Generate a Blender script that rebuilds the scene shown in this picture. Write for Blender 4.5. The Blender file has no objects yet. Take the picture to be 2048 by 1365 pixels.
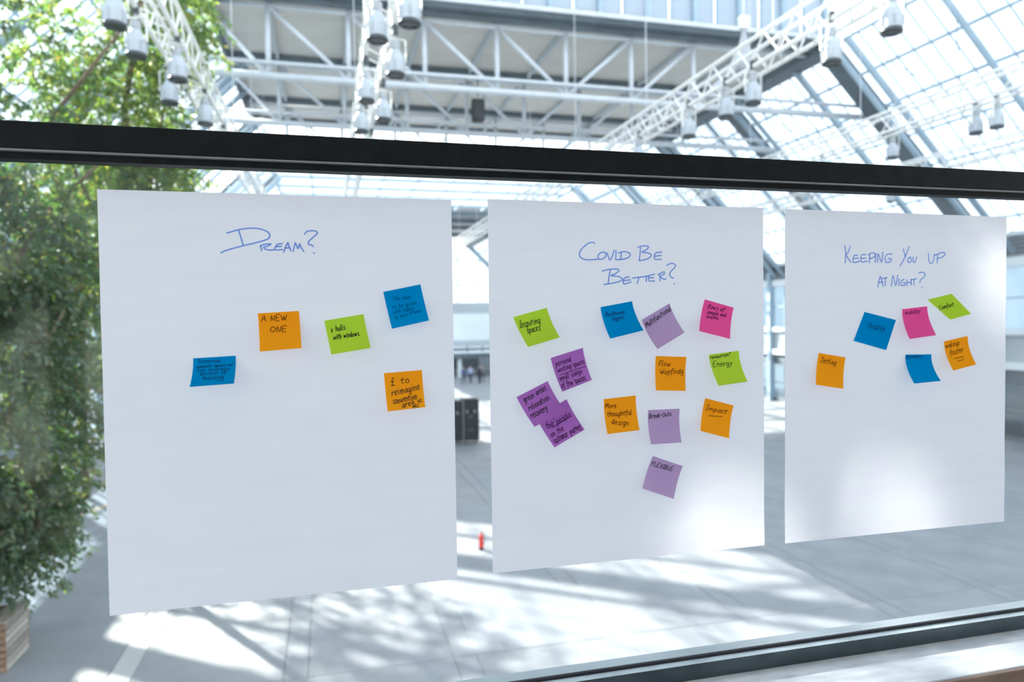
import bpy, math, random
import numpy as np
from mathutils import Vector, Matrix
random.seed(7); rng = np.random.default_rng(7)
S = bpy.context.scene
COL = S.collection

# ---------------------------------------------------------------- camera
F = 1416.5; CX, CY = 1024.0, 682.5
YAW, TILT, ROLL = 0.253935, 0.0271412, -0.0134219
CAM = Vector((0, -1.409, 6.0))
fwd = Vector((math.sin(YAW)*math.cos(TILT), math.cos(YAW)*math.cos(TILT), -math.sin(TILT)))
_r = Vector((math.cos(YAW), -math.sin(YAW), 0)); _u = _r.cross(fwd)
_c, _s = math.cos(ROLL), math.sin(ROLL)
right = _c*_r + _s*_u; up = -_s*_r + _c*_u
cd = bpy.data.cameras.new('camera'); cam = bpy.data.objects.new('camera', cd); COL.objects.link(cam)
m = Matrix((right, up, -fwd)).transposed().to_4x4(); m.translation = CAM
cam.matrix_world = m
cd.sensor_width = 36; cd.lens = F/2048*36; cd.clip_start = 0.02; cd.clip_end = 600
cd.dof.use_dof = True; cd.dof.focus_distance = 1.47; cd.dof.aperture_fstop = 3.0
S.camera = cam

# ---------------------------------------------------------------- world, sun, exposure
w = bpy.data.worlds.new('sky'); S.world = w; w.use_nodes = True
bg = w.node_tree.nodes['Background']
bg.inputs[0].default_value = (0.83, 0.91, 0.99, 1); bg.inputs[1].default_value = 2.3
sd = bpy.data.lights.new('sun', 'SUN'); sun = bpy.data.objects.new('sun', sd); COL.objects.link(sun)
SUN = Vector((-0.827, 1.4, 1.0)).normalized()
sun.rotation_euler = SUN.to_track_quat('Z', 'Y').to_euler()
sd.energy = 26.0; sd.angle = math.radians(0.85); sd.color = (1.0, 0.93, 0.82)
S.view_settings.view_transform = 'Standard'; S.view_settings.look = 'None'
S.view_settings.exposure = -0.1; S.view_settings.gamma = 1.0; S.view_settings.use_curve_mapping = False
S.cycles.transparent_max_bounces = 40; S.cycles.max_bounces = 8; S.cycles.diffuse_bounces = 4
S.cycles.caustics_reflective = False; S.cycles.caustics_refractive = False
S.cycles.sample_clamp_indirect = 4.0

# ---------------------------------------------------------------- pixel helpers (photograph frame -> scene point)
def ray(x, y): return fwd + right*((x-CX)/F) - up*((y-CY)/F)
def on_y(x, y, Y):
    d = ray(x, y); return CAM + d*((Y-CAM.y)/d.y)
def on_z(x, y, Z):
    d = ray(x, y); return CAM + d*((Z-CAM.z)/d.z)

# ---------------------------------------------------------------- materials
def mat(name, color, rough=0.6, metal=0.0, var=0.0, scale=4.0, bump=0.0, bscale=40.0, spec=0.5, stretch=None, color2=None):
    M = bpy.data.materials.new(name); M.use_nodes = True
    nt = M.node_tree; b = nt.nodes['Principled BSDF']
    b.inputs['Base Color'].default_value = (*color, 1); b.inputs['Roughness'].default_value = rough
    b.inputs['Metallic'].default_value = metal; b.inputs['Specular IOR Level'].default_value = spec
    tc = nt.nodes.new('ShaderNodeTexCoord'); mp = nt.nodes.new('ShaderNodeMapping')
    nt.links.new(tc.outputs['Object'], mp.inputs[0])
    if stretch: mp.inputs['Scale'].default_value = stretch
    if var or color2:
        n = nt.nodes.new('ShaderNodeTexNoise'); n.inputs['Scale'].default_value = scale; n.inputs['Detail'].default_value = 6
        nt.links.new(mp.outputs[0], n.inputs['Vector'])
        rp = nt.nodes.new('ShaderNodeValToRGB')
        c2 = color2 or tuple(max(0, c*(1-var)) for c in color)
        c1 = color if color2 else tuple(min(1, c*(1+var)) for c in color)
        rp.color_ramp.elements[0].color = (*c2, 1); rp.color_ramp.elements[1].color = (*c1, 1)
        rp.color_ramp.elements[0].position = .35; rp.color_ramp.elements[1].position = .65
        nt.links.new(n.outputs['Fac'], rp.inputs[0]); nt.links.new(rp.outputs[0], b.inputs['Base Color'])
    if bump:
        n2 = nt.nodes.new('ShaderNodeTexNoise'); n2.inputs['Scale'].default_value = bscale; n2.inputs['Detail'].default_value = 4
        nt.links.new(mp.outputs[0], n2.inputs['Vector'])
        bp = nt.nodes.new('ShaderNodeBump'); bp.inputs['Strength'].default_value = bump; bp.inputs['Distance'].default_value = 0.01
        nt.links.new(n2.outputs['Fac'], bp.inputs['Height']); nt.links.new(bp.outputs[0], b.inputs['Normal'])
    return M

def glass_mat(name, tint, base=0.035, grazing=0.7, dirt=0.0, dirtcol=(0.8, 0.85, 0.9)):
    M = bpy.data.materials.new(name); M.use_nodes = True; nt = M.node_tree; nt.nodes.clear()
    o = nt.nodes.new('ShaderNodeOutputMaterial'); tr = nt.nodes.new('ShaderNodeBsdfTransparent'); gl = nt.nodes.new('ShaderNodeBsdfGlossy')
    tr.inputs[0].default_value = (*tint, 1); gl.inputs['Roughness'].default_value = 0.0
    lw = nt.nodes.new('ShaderNodeLayerWeight'); lw.inputs[0].default_value = 0.5
    p = nt.nodes.new('ShaderNodeMath'); p.operation = 'POWER'; p.inputs[1].default_value = 5
    ma = nt.nodes.new('ShaderNodeMath'); ma.operation = 'MULTIPLY_ADD'; ma.inputs[1].default_value = grazing; ma.inputs[2].default_value = base
    nt.links.new(lw.outputs['Facing'], p.inputs[0]); nt.links.new(p.outputs[0], ma.inputs[0])
    mx = nt.nodes.new('ShaderNodeMixShader'); nt.links.new(ma.outputs[0], mx.inputs[0]); nt.links.new(tr.outputs[0], mx.inputs[1]); nt.links.new(gl.outputs[0], mx.inputs[2])
    last = mx
    if dirt:
        tl = nt.nodes.new('ShaderNodeBsdfTranslucent'); tl.inputs[0].default_value = (*dirtcol, 1)
        m2 = nt.nodes.new('ShaderNodeMixShader'); m2.inputs[0].default_value = dirt
        nt.links.new(mx.outputs[0], m2.inputs[1]); nt.links.new(tl.outputs[0], m2.inputs[2]); last = m2
    nt.links.new(last.outputs[0], o.inputs[0]); return M

def sheet_mat(name, color, trans_col, trans=0.5, rough=0.9, var=0.0, scale=3.0, color2=None, bump=0.0, stretch=(1, 1, 1), bscale=30, island=None):
    M = bpy.data.materials.new(name); M.use_nodes = True; nt = M.node_tree; nt.nodes.clear()
    o = nt.nodes.new('ShaderNodeOutputMaterial'); d = nt.nodes.new('ShaderNodeBsdfDiffuse'); t = nt.nodes.new('ShaderNodeBsdfTranslucent')
    d.inputs[0].default_value = (*color, 1); t.inputs[0].default_value = (*trans_col, 1)
    mx = nt.nodes.new('ShaderNodeMixShader'); mx.inputs[0].default_value = trans
    nt.links.new(d.outputs[0], mx.inputs[1]); nt.links.new(t.outputs[0], mx.inputs[2]); nt.links.new(mx.outputs[0], o.inputs[0])
    tc = nt.nodes.new('ShaderNodeTexCoord'); mp = nt.nodes.new('ShaderNodeMapping'); mp.inputs['Scale'].default_value = stretch
    nt.links.new(tc.outputs['Object'], mp.inputs[0])
    if color2:
        n = nt.nodes.new('ShaderNodeTexNoise'); n.inputs['Scale'].default_value = scale; n.inputs['Detail'].default_value = 3
        nt.links.new(mp.outputs[0], n.inputs['Vector'])
        for tgt, ca, cb in ((d, color, color2[0]), (t, trans_col, color2[1])):
            r = nt.nodes.new('ShaderNodeValToRGB'); r.color_ramp.elements[0].color = (*ca, 1); r.color_ramp.elements[1].color = (*cb, 1)
            r.color_ramp.elements[0].position = .38; r.color_ramp.elements[1].position = .62
            nt.links.new(n.outputs['Fac'], r.inputs[0]); nt.links.new(r.outputs[0], tgt.inputs[0])
    if island:
        g = nt.nodes.new('ShaderNodeNewGeometry')
        for tgt, cols in ((d, island[0]), (t, island[1])):
            r = nt.nodes.new('ShaderNodeValToRGB')
            while len(r.color_ramp.elements) < len(cols): r.color_ramp.elements.new(0.5)
            for i, c in enumerate(cols):
                r.color_ramp.elements[i].position = i/(len(cols)-1); r.color_ramp.elements[i].color = (*c, 1)
            nt.links.new(g.outputs['Random Per Island'], r.inputs[0]); nt.links.new(r.outputs[0], tgt.inputs[0])
        gl = nt.nodes.new('ShaderNodeBsdfGlossy'); gl.inputs['Roughness'].default_value = .42; gl.inputs[0].default_value = (.9, 1, 1, 1)
        m3 = nt.nodes.new('ShaderNodeMixShader'); m3.inputs[0].default_value = .07
        nt.links.new(mx.outputs[0], m3.inputs[1]); nt.links.new(gl.outputs[0], m3.inputs[2]); nt.links.new(m3.outputs[0], o.inputs[0])
    if bump:
        n2 = nt.nodes.new('ShaderNodeTexNoise'); n2.inputs['Scale'].default_value = bscale; n2.inputs['Detail'].default_value = 3
        nt.links.new(mp.outputs[0], n2.inputs['Vector'])
        bp = nt.nodes.new('ShaderNodeBump'); bp.inputs['Strength'].default_value = bump; bp.inputs['Distance'].default_value = 0.01
        nt.links.new(n2.outputs['Fac'], bp.inputs['Height']); nt.links.new(bp.outputs[0], d.inputs['Normal']); nt.links.new(bp.outputs[0], t.inputs['Normal'])
    return M

M = {}
M['black_metal'] = mat('black_metal', (0.006, 0.008, 0.0095), 0.5, var=.25, scale=30, spec=.12)
M['rail_metal'] = mat('rail_metal', (0.07, 0.09, 0.10), 0.22, metal=.75, var=.15, scale=12)
M['gasket'] = mat('gasket', (0.012, 0.013, 0.02), 0.7)
M['marble'] = mat('marble', (0.74, 0.76, 0.79), 0.25, color2=(0.50, 0.54, 0.585), scale=9, stretch=(1, 3.2, 1))
M['sill_trim'] = mat('sill_trim', (0.2, 0.13, 0.10), 0.5, var=.2, scale=9)
M['wood_slat'] = mat('wood_slat', (0.22, 0.075, 0.03), 0.5, var=.35, scale=6, stretch=(8, 8, 1))
M['glass'] = glass_mat('window_glass', (0.97, 0.985, 0.99), 0.011, 0.4, dirt=0.002)
M['roof_glass'] = glass_mat('roof_glass', (0.97, 0.985, 1.0), 0.015, 0.3, dirt=0.02, dirtcol=(.9, .95, 1))
M['opal'] = sheet_mat('opal_panel', (.8, .84, .88), (.95, .97, 1.0), 0.75)
M['facade_glass'] = glass_mat('facade_glass', (0.62, 0.70, 0.76), 0.05, 0.6, dirt=0.25, dirtcol=(.5, .56, .6))
M['facade_dark_glass'] = glass_mat('facade_dark_glass', (0.22, 0.28, 0.32), 0.06, 0.6, dirt=0.3, dirtcol=(.16, .2, .23))
M['paper'] = sheet_mat('flip_chart_paper', (0.80, 0.81, 0.85), (0.90, 0.895, 0.93), 0.5, color2=((0.80, 0.78, 0.85), (0.895, 0.865, 0.93)), scale=5, bump=0.06, stretch=(1, 1, 5), bscale=14)
M['white_steel'] = mat('white_steel', (0.64, 0.68, 0.73), 0.45, var=.05, scale=2)
M['truss_white'] = mat('truss_white', (0.86, 0.86, 0.84), 0.35, var=.05)
M['dark_band'] = mat('dark_band', (0.10, 0.135, 0.16), 0.6, var=.15, scale=1.5)
M['blue_steel'] = mat('blue_steel', (0.36, 0.47, 0.56), 0.5, var=.08, scale=1)
M['soffit'] = mat('soffit_panel', (0.64, 0.61, 0.57), 0.75, var=.04, scale=.6)
M['soffit_joint'] = mat('soffit_joint', (0.2, 0.2, 0.2), 0.8)
M['concrete'] = mat('concrete', (0.235, 0.255, 0.28), 0.6, var=.10, scale=.7, bump=.05, bscale=8)
M['concrete_b'] = mat('concrete_b', (0.245, 0.262, 0.282), 0.6, var=.12, scale=.9, bump=.05, bscale=8)
M['channel'] = mat('channel_cover', (0.242, 0.26, 0.282), 0.6, var=.1, scale=1.2)
M['channel_pale'] = mat('channel_cover_pale', (0.42, 0.43, 0.43), 0.5, var=.06, scale=1.2)  # steel cover strip, sunlight on it put into the paler colour
M['joint'] = mat('floor_joint', (0.2, 0.21, 0.22), 0.8)
M['yellow'] = mat('yellow_tape', (0.75, 0.42, 0.08), 0.5)
M['facade_grey'] = mat('facade_grey', (0.42, 0.47, 0.50), 0.6, var=.06, scale=.5)
M['facade_dark'] = mat('facade_dark', (0.12, 0.15, 0.17), 0.6, var=.1, scale=.5)
M['facade_light'] = mat('facade_light', (0.72, 0.77, 0.80), 0.5, var=.05, scale=.3)
M['room_white'] = mat('room_white', (0.82, 0.82, 0.8), 0.8, var=.03)
M['room_floor'] = mat('room_floor', (0.35, 0.33, 0.31), 0.6, var=.1)
M['lamp_body'] = mat('lamp_body', (0.46, 0.51, 0.57), 0.4, var=.06, scale=3)
M['lamp_dark'] = mat('lamp_dark', (0.05, 0.06, 0.07), 0.4)
M['lamp_neck'] = mat('lamp_neck', (0.40, 0.43, 0.46), 0.45)
M['black_case'] = mat('black_case', (0.012, 0.015, 0.018), 0.55, var=.2, scale=3)
M['case_trim'] = mat('case_trim', (0.32, 0.34, 0.36), 0.35, metal=.7)
M['red'] = mat('red_paint', (0.72, 0.05, 0.035), 0.35)
M['black_rubber'] = mat('black_rubber', (0.02, 0.02, 0.02), 0.6)
M['bark'] = mat('bark', (0.17, 0.12, 0.085), 0.9, var=.3, scale=12, bump=.5, bscale=30, stretch=(1, 1, .3))
M['crate_wood'] = mat('crate_wood', (0.50, 0.45, 0.40), 0.75, color2=(0.34, 0.29, 0.25), scale=6, stretch=(6, 1, 6), bump=.3, bscale=30)
M['crate_brown'] = mat('crate_brown', (0.34, 0.21, 0.13), 0.75, color2=(0.2, 0.12, 0.075), scale=6, stretch=(1, 6, 6), bump=.3, bscale=30)
M['crate_pale'] = mat('crate_pale', (0.62, 0.58, 0.53), 0.75, color2=(0.5, 0.45, 0.40), scale=6, stretch=(6, 1, 6), bump=.3, bscale=30)
M['crate_dark'] = mat('crate_dark', (0.36, 0.32, 0.29), 0.75, color2=(0.24, 0.21, 0.19), scale=6, stretch=(6, 1, 6), bump=.3, bscale=30)
M['soil'] = mat('soil', (0.06, 0.045, 0.035), 0.95, var=.4, scale=30, bump=.6)
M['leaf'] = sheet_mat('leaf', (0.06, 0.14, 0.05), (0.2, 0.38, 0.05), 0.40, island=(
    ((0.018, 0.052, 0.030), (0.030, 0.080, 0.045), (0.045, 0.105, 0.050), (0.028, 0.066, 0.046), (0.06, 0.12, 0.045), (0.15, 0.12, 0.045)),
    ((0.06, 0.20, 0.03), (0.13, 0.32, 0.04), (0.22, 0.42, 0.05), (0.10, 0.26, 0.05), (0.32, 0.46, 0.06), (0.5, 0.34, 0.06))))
M['leaf_sunlit'] = sheet_mat('leaf_sunlit', (0.06, 0.14, 0.05), (0.2, 0.38, 0.05), 0.48, island=(  # lit copy of leaf, sunshine put into brighter, yellower colours
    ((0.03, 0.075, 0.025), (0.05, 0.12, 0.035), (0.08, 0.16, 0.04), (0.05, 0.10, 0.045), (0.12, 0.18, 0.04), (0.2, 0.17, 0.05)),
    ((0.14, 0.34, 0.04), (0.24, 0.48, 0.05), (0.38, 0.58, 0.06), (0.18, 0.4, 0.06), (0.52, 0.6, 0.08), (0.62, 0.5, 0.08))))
M['heading_ink'] = sheet_mat('heading_ink', (0.22, 0.36, 0.78), (0.27, 0.42, 0.85), 0.45)
M['ink'] = sheet_mat('black_ink', (0.02, 0.02, 0.025), (0.03, 0.03, 0.03), 0.2)
M['ink_brown'] = sheet_mat('brown_ink', (0.09, 0.025, 0.01), (0.1, 0.03, 0.01), 0.2)
M['ink_navy'] = sheet_mat('navy_ink', (0.01, 0.06, 0.17), (0.01, 0.08, 0.2), 0.2)
M['ink_faint'] = sheet_mat('faint_navy_ink', (0.0, 0.15, 0.36), (0.0, 0.14, 0.36), 0.3)
M['ink_plum'] = sheet_mat('plum_ink', (0.07, 0.02, 0.09), (0.08, 0.03, 0.1), 0.2)
NOTE = {
    'orange': ((1.0, 0.36, 0.015), (1.0, 0.42, 0.01)), 'blue': ((0.0, 0.27, 0.62), (0.0, 0.30, 0.66)),
    'green': ((0.46, 0.70, 0.06), (0.52, 0.78, 0.03)), 'purple': ((0.42, 0.16, 0.52), (0.48, 0.17, 0.58)),
    'lilac': ((0.50, 0.36, 0.60), (0.52, 0.36, 0.62)), 'pink': ((0.88, 0.10, 0.36), (0.93, 0.10, 0.36))}
for k, (a, b) in NOTE.items(): M['note_'+k] = sheet_mat('note_'+k, a, b, 0.42)

# ---------------------------------------------------------------- mesh helpers
class MB:
    def __init__(s): s.v = []; s.f = []
    def add(s, vs, fs):
        o = len(s.v); s.v += [tuple(p) for p in vs]; s.f += [tuple(i+o for i in q) for q in fs]; return s
    def box(s, x0, x1, y0, y1, z0, z1):
        return s.add([(x0,y0,z0),(x1,y0,z0),(x1,y1,z0),(x0,y1,z0),(x0,y0,z1),(x1,y0,z1),(x1,y1,z1),(x0,y1,z1)],
                     [(0,3,2,1),(4,5,6,7),(0,1,5,4),(1,2,6,5),(2,3,7,6),(3,0,4,7)])
    def cbox(s, x0, x1, y0, y1, z0, z1, b):   # chamfered box
        xs, ys, zs = (x0, x1), (y0, y1), (z0, z1); V = []; idx = {}
        for i in (0, 1):
            for j in (0, 1):
                for k in (0, 1):
                    sx, sy, sz = (1, -1)[i], (1, -1)[j], (1, -1)[k]
                    for a, p in (('x', (xs[i], ys[j]+sy*b, zs[k]+sz*b)), ('y', (xs[i]+sx*b, ys[j], zs[k]+sz*b)), ('z', (xs[i]+sx*b, ys[j]+sy*b, zs[k]))):
                        idx[i, j, k, a] = len(V); V.append(p)
        Fc = []
        g = lambda i, j, k, a: idx[i, j, k, a]
        Fc.append((g(0,0,0,'x'), g(0,0,1,'x'), g(0,1,1,'x'), g(0,1,0,'x'))); Fc.append((g(1,0,0,'x'), g(1,1,0,'x'), g(1,1,1,'x'), g(1,0,1,'x')))
        Fc.append((g(0,0,0,'y'), g(1,0,0,'y'), g(1,0,1,'y'), g(0,0,1,'y'))); Fc.append((g(0,1,0,'y'), g(0,1,1,'y'), g(1,1,1,'y'), g(1,1,0,'y')))
        Fc.append((g(0,0,0,'z'), g(0,1,0,'z'), g(1,1,0,'z'), g(1,0,0,'z'))); Fc.append((g(0,0,1,'z'), g(1,0,1,'z'), g(1,1,1,'z'), g(0,1,1,'z')))
        for j in (0,1):
            for k in (0,1): Fc.append((g(0,j,k,'y'), g(1,j,k,'y'), g(1,j,k,'z'), g(0,j,k,'z')))
        for i in (0,1):
            for k in (0,1): Fc.append((g(i,0,k,'x'), g(i,1,k,'x'), g(i,1,k,'z'), g(i,0,k,'z')))
        for i in (0,1):
            for j in (0,1): Fc.append((g(i,j,0,'x'), g(i,j,1,'x'), g(i,j,1,'y'), g(i,j,0,'y')))
        for i in (0,1):
            for j in (0,1):
                for k in (0,1): Fc.append((g(i,j,k,'x'), g(i,j,k,'y'), g(i,j,k,'z')))
        return s.add(V, Fc)
    def tube(s, a, b, r, n=8, r2=None):
        a, b = Vector(a), Vector(b); d = (b-a).normalized(); r2 = r if r2 is None else r2
        x = d.orthogonal().normalized(); y = d.cross(x)
        vs = []
        for p, rr in ((a, r), (b, r2)):
            for i in range(n):
                t = 2*math.pi*i/n; vs.append(p + (x*math.cos(t)+y*math.sin(t))*rr)
        fs = [(i, (i+1) % n, n+(i+1) % n, n+i) for i in range(n)] + [tuple(range(n-1, -1, -1)), tuple(range(n, 2*n))]
        return s.add(vs, fs)
    def path(s, pts, radii, n=7):
        for i in range(len(pts)-1): s.tube(pts[i], pts[i+1], radii[i], n, radii[i+1])
        return s
    def beam(s, a, b, wx, wz, upv=(0, 0, 1)):  # rectangular bar from a to b: wx across, wz along upv side
        a, b = Vector(a), Vector(b); d = (b-a).normalized(); x = d.cross(Vector(upv)).normalized(); z = x.cross(d)
        vs = [p + x*(sx*wx/2) + z*(sz*wz/2) for p in (a, b) for sx, sz in ((-1,-1),(1,-1),(1,1),(-1,1))]
        return s.add(vs, [(0,1,2,3),(7,6,5,4),(0,4,5,1),(1,5,6,2),(2,6,7,3),(3,7,4,0)])
    def lathe(s, prof, n=14, c=(0, 0)):
        o = []
        for r, z in prof:
            o += [(c[0]+r*math.cos(2*math.pi*i/n), c[1]+r*math.sin(2*math.pi*i/n), z) for i in range(n)]
        fs = [(k*n+i, k*n+(i+1) % n, (k+1)*n+(i+1) % n, (k+1)*n+i) for k in range(len(prof)-1) for i in range(n)]
        fs += [tuple(range(n-1, -1, -1)), tuple((len(prof)-1)*n+i for i in range(n))]
        return s.add(o, fs)
    def mesh(s, name, material):
        me = bpy.data.meshes.new(name); me.from_pydata(s.v, [], s.f); me.update()
        if material: me.materials.append(M[material] if isinstance(material, str) else material)
        return me
    def build(s, name, material, parent=None, smooth=False):
        return place(name, s.mesh(name, material), parent, smooth=smooth)

def place(name, me, parent=None, mw=None, smooth=False):
    o = bpy.data.objects.new(name, me); COL.objects.link(o)
    if parent is not None: o.parent = parent
    if mw is not None: o.matrix_local = mw
    if smooth:
        for p in me.polygons: p.use_smooth = True
    return o
def tag(o, label=None, cat=None, group=None, kind=None):
    if label: o['label'] = label
    if cat: o['category'] = cat
    if group: o['group'] = group
    if kind: o['kind'] = kind
    return o
def empty(name, loc=(0, 0, 0)):
    o = bpy.data.objects.new(name, None); COL.objects.link(o); o.location = loc; o.empty_display_size = .1; return o
def struct(name, label):
    return tag(empty(name), label, kind='structure')
def copy_tree(o, parent=None):
    c = o.copy(); COL.objects.link(c)
    if parent is not None: c.parent = parent
    for ch in list(o.children): copy_tree(ch, c)
    return c
T = Matrix.Translation
ORD = ['first', 'second', 'third', 'fourth', 'fifth', 'sixth', 'seventh', 'eighth', 'ninth', 'tenth', 'eleventh', 'twelfth']

# ================================================================ HALL SETTING
X_R, X_L = 31.5, -12.9            # side facades
K_R = 41.2                        # right slope  X + Z = K_R
K_L = 22.6                        # left slope   Z = X + K_L
def zr(x): return K_R - x
def zl(x): return K_L + x
Z_S = 18.5                        # soffit height
XS0, XS1 = -4.1, 21.8             # soffit extent
Y_F, Y_B = 26.8, 44.0             # soffit front / back
Y_END = 112.0

# ---- floor: concrete slabs between service channel covers
fl = struct('floor', 'pale grey concrete hall floor with service channel covers')
MB().box(-16, 36, -12, 120, -.30, -.012).build('joint_bed', 'joint', fl)
PER = 2.92; X0 = -.65 - 5*PER
rowsY = [-4+5.3*i - .9 for i in range(10)]
me_a = MB().cbox(0, PER-.42, 0, 5.285, -.15, 0, .006).mesh('slab', 'concrete')
me_b = MB().cbox(0, PER-.42, 0, 5.285, -.15, 0, .006).mesh('slab', 'concrete_b')
me_c = MB().cbox(0, .385, 0, 2.635, -.1, -.001, .005).mesh('channel_cover', 'channel')
me_d = MB().cbox(0, .385, 0, 2.635, -.1, -.001, .005).mesh('channel_cover', 'channel_pale')
for i in range(17):
    x = X0 + i*PER
    if x > 32: break
    for j, y in enumerate(rowsY):
        place('slab', random.choice((me_a, me_b)), fl, T((x+.2075, y, 0)))
        for h in (0, 1): place('channel_cover', me_d if abs(x+3.57) < .2 else me_c, fl, T((x-.1925, y+h*2.65, 0)))
MB().box(-16, 36, rowsY[-1]+5.3, 119, -.2, 0).build('slab', 'concrete', fl)
MB().beam((-8.6, 21.5, .003), (-7.0, 25.9, .003), .10, .004).build('floor_marking', 'yellow', fl)

# ---- sloping glass roofs, one structure for each bay
def slope_pt(side, x_along, y, off=0.0):
    # x_along: horizontal distance from the top of the slope; off: perpendicular inward offset
    if side > 0:
        x = K_R - Z_S + x_along; p = Vector((x, y, zr(x))); n = Vector((-1, 0, -1)).normalized()
    else:
        x = Z_S - K_L - x_along; p = Vector((x, y, zl(x))); n = Vector((1, 0, -1)).normalized()
    return p + n*off
BAYS = [(1.0, 9.6), (9.6, 18.2), (18.2, 26.8), (26.8, 35.4), (35.4, 44.0), (44.0, 52.6), (52.6, 61.2), (61.2, 78.4), (78.4, 112.0)]
PUR = [1.314*i for i in range(8)]
LEN = math.sqrt(2)
for side, sname in ((1, 'right'), (-1, 'left')):
    for bi, (ya, yb) in enumerate(BAYS):
        far = ya > 61
        st = struct('roof_glazing', f'sloping glass roof bay on the {sname} side, {ORD[bi]} bay from the window')
        for k, d in enumerate(PUR):
            MB().beam(slope_pt(side, d, ya), slope_pt(side, d, yb), .09 if ya < 50 else .22, .16 if ya < 50 else .25, upv=(-side, 0, -1)).build('purlin', 'blue_steel', st)
        ncol = max(2, round((yb-ya)/(0.86 if not far else 2.87)))
        wy = (yb-ya)/ncol
        L = 1.314*LEN
        bar = MB().beam((0, 0, 0), (L*7, 0, 0), .035 if not far else .14, .07).mesh('glazing_bar', 'blue_steel')
        pane = MB().box(.01, L-.01, .02, wy-.02, -.006, .006).mesh('pane', 'roof_glass')
        opal = MB().box(.01, L-.01, .02, wy-.02, -.006, .006).mesh('pane', 'opal')
        ex = Vector((side, 0, -1)).normalized(); ey = Vector((0, 1, 0)); ez = ex.cross(ey)
        R = Matrix((ex, ey, ez)).transposed().to_4x4()
        for c in range(ncol+1):
            y = ya + c*wy
            if c < ncol: place('glazing_bar', bar, st, T(slope_pt(side, 0, y)) @ R)
            if c == ncol: continue
            rows = range(7)
            for k in rows:
                if far and k % 2: pass
                use = opal if (side < 0 and 39.6 < y + wy/2 < 54) else pane  # opal span added to keep direct sun off the floor
                place('pane', use, st, T(slope_pt(side, PUR[k], y)) @ R)
        # dark gutter band at the far end of the bay, and light inner rafters in front of it
        if yb > 20:
            MB().beam(slope_pt(side, -.2, yb, .25), slope_pt(side, 9.0, yb, .25), .85, .5, upv=(side, 0, 1)).build('gutter_band', 'dark_band', st)
        for dy in (-.9, -1.9):
            MB().tube(slope_pt(side, -.1, yb+dy, .75), slope_pt(side, 9.0, yb+dy, .75), .13, 10).build('inner_rafter', 'blue_steel', st, True)
        ym = (ya+yb)/2-2.0
        MB().tube(slope_pt(side, -.1, ym, .45), slope_pt(side, 9.0, ym, .45), .13, 10).build('inner_rafter', 'blue_steel', st, True)
        for a, b in ((1.0, 5.5), (5.5, 1.0)):
            MB().tube(slope_pt(side, a, ym+.3, .3), slope_pt(side, b, yb-2.2, .3), .025, 6).build('brace_rod', 'blue_steel', st)
        for a in (2.63, 6.57):
            MB().tube(slope_pt(side, a, yb-1.9, .75), slope_pt(side, a, yb-.4, .1), .05, 6).build('rafter_strut', 'blue_steel', st)

# ---- solid ceiling boxes with panelled soffits
def soffit(name, label, y0, y1, ny, xs):
    st = struct(name, label)
    MB().box(XS0, XS1, y0, y1, Z_S+.03, Z_S+.5).build('deck', 'soffit_joint', st)
    dy = (y1-y0)/ny
    for i in range(len(xs)-1):
        me = MB().cbox(.02, xs[i+1]-xs[i]-.02, .012, dy-.012, 0, .06, .006).mesh('panel', 'soffit')
        for j in range(ny): place('panel', me, st, T((xs[i], y0+j*dy, Z_S)))
    for i, x in enumerate(xs[1:-1]):
        MB().box(x-.07, x+.07, y0+.3, y1-.1, Z_S-.22, Z_S-.002).build('ceiling_beam', 'facade_grey', st)
    return st
xs_s = [XS0, -2, 1, 4, 7, 10, 13, 16, 19, XS1]
c1 = soffit('ceiling', 'flat grey panelled ceiling between the glass slopes', Y_F, Y_B, 8, xs_s)
for y in (Y_F+.15, 33.4, 39.8, Y_B-.2):
    MB().box(XS0, XS1, y-.16, y+.16, Z_S-.28, Z_S-.004).build('cross_beam', 'dark_band', c1)
for xe0, xe1 in ((XS1, K_R-Z_S+.1), (Z_S-K_L-.15, XS0)):
    if xe1 > xe0: MB().box(xe0, xe1, Y_F, Y_B, Z_S-.45, Z_S+.5).build('edge_beam', 'dark_band', c1)
MB().box(XS0-.3, K_R-Z_S+.3, Y_F-.45, Y_F, Z_S-.15, Z_S+.12).build('front_beam', 'dark_band', c1)
MB().box(XS0-.3, K_R-Z_S+.3, Y_F-.62, Y_F-.40, Z_S+.02, Z_S+.20).build('front_rail', 'white_steel', c1)
c2 = soffit('ceiling', 'distant grey panelled ceiling beyond the flat glass roof', 77.4, 112.0, 8, [XS0, 1, 7, 13, XS1])
for y in (77.8, 83, 89, 96):
    MB().box(XS0, XS1, y-.4, y+.4, Z_S-.6, Z_S-.01).build('cross_beam', 'dark_band', c2)
MB().box(XS1, K_R-Z_S, 77.4, 112, Z_S-.45, Z_S+.5).build('edge_beam', 'dark_band', c2)

# flat glass roof between the two solid ceilings
fg = struct('roof_glazing', 'flat glass roof behind the grey panelled ceiling')
for y in (48.2, 52.4, 56.6, 60.8, 65.0, 69.1, 73.3):
    MB().box(XS0, K_R-Z_S, y-.09, y+.09, Z_S-.25, Z_S).build('roof_beam', 'blue_steel', fg)
for x in [XS0+3.0*i for i in range(10)]:
    MB().box(x-.07, x+.07, Y_B, 77.3, Z_S-.06, Z_S+.1).build('roof_bar', 'blue_steel', fg)
pn = MB().box(.06, 2.94, .02, 4.15, .04, .05).mesh('pane', 'roof_glass'); po = MB().box(.06, 2.94, .02, 4.15, .04, .05).mesh('pane', 'opal')
for i in range(9):
    for j in range(8):
        y = Y_B + j*4.165
        place('pane', po if y < 54 else pn, fg, T((XS0+3*i, y, Z_S)))  # nearer rows made opal so the floor stays out of direct sun

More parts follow.
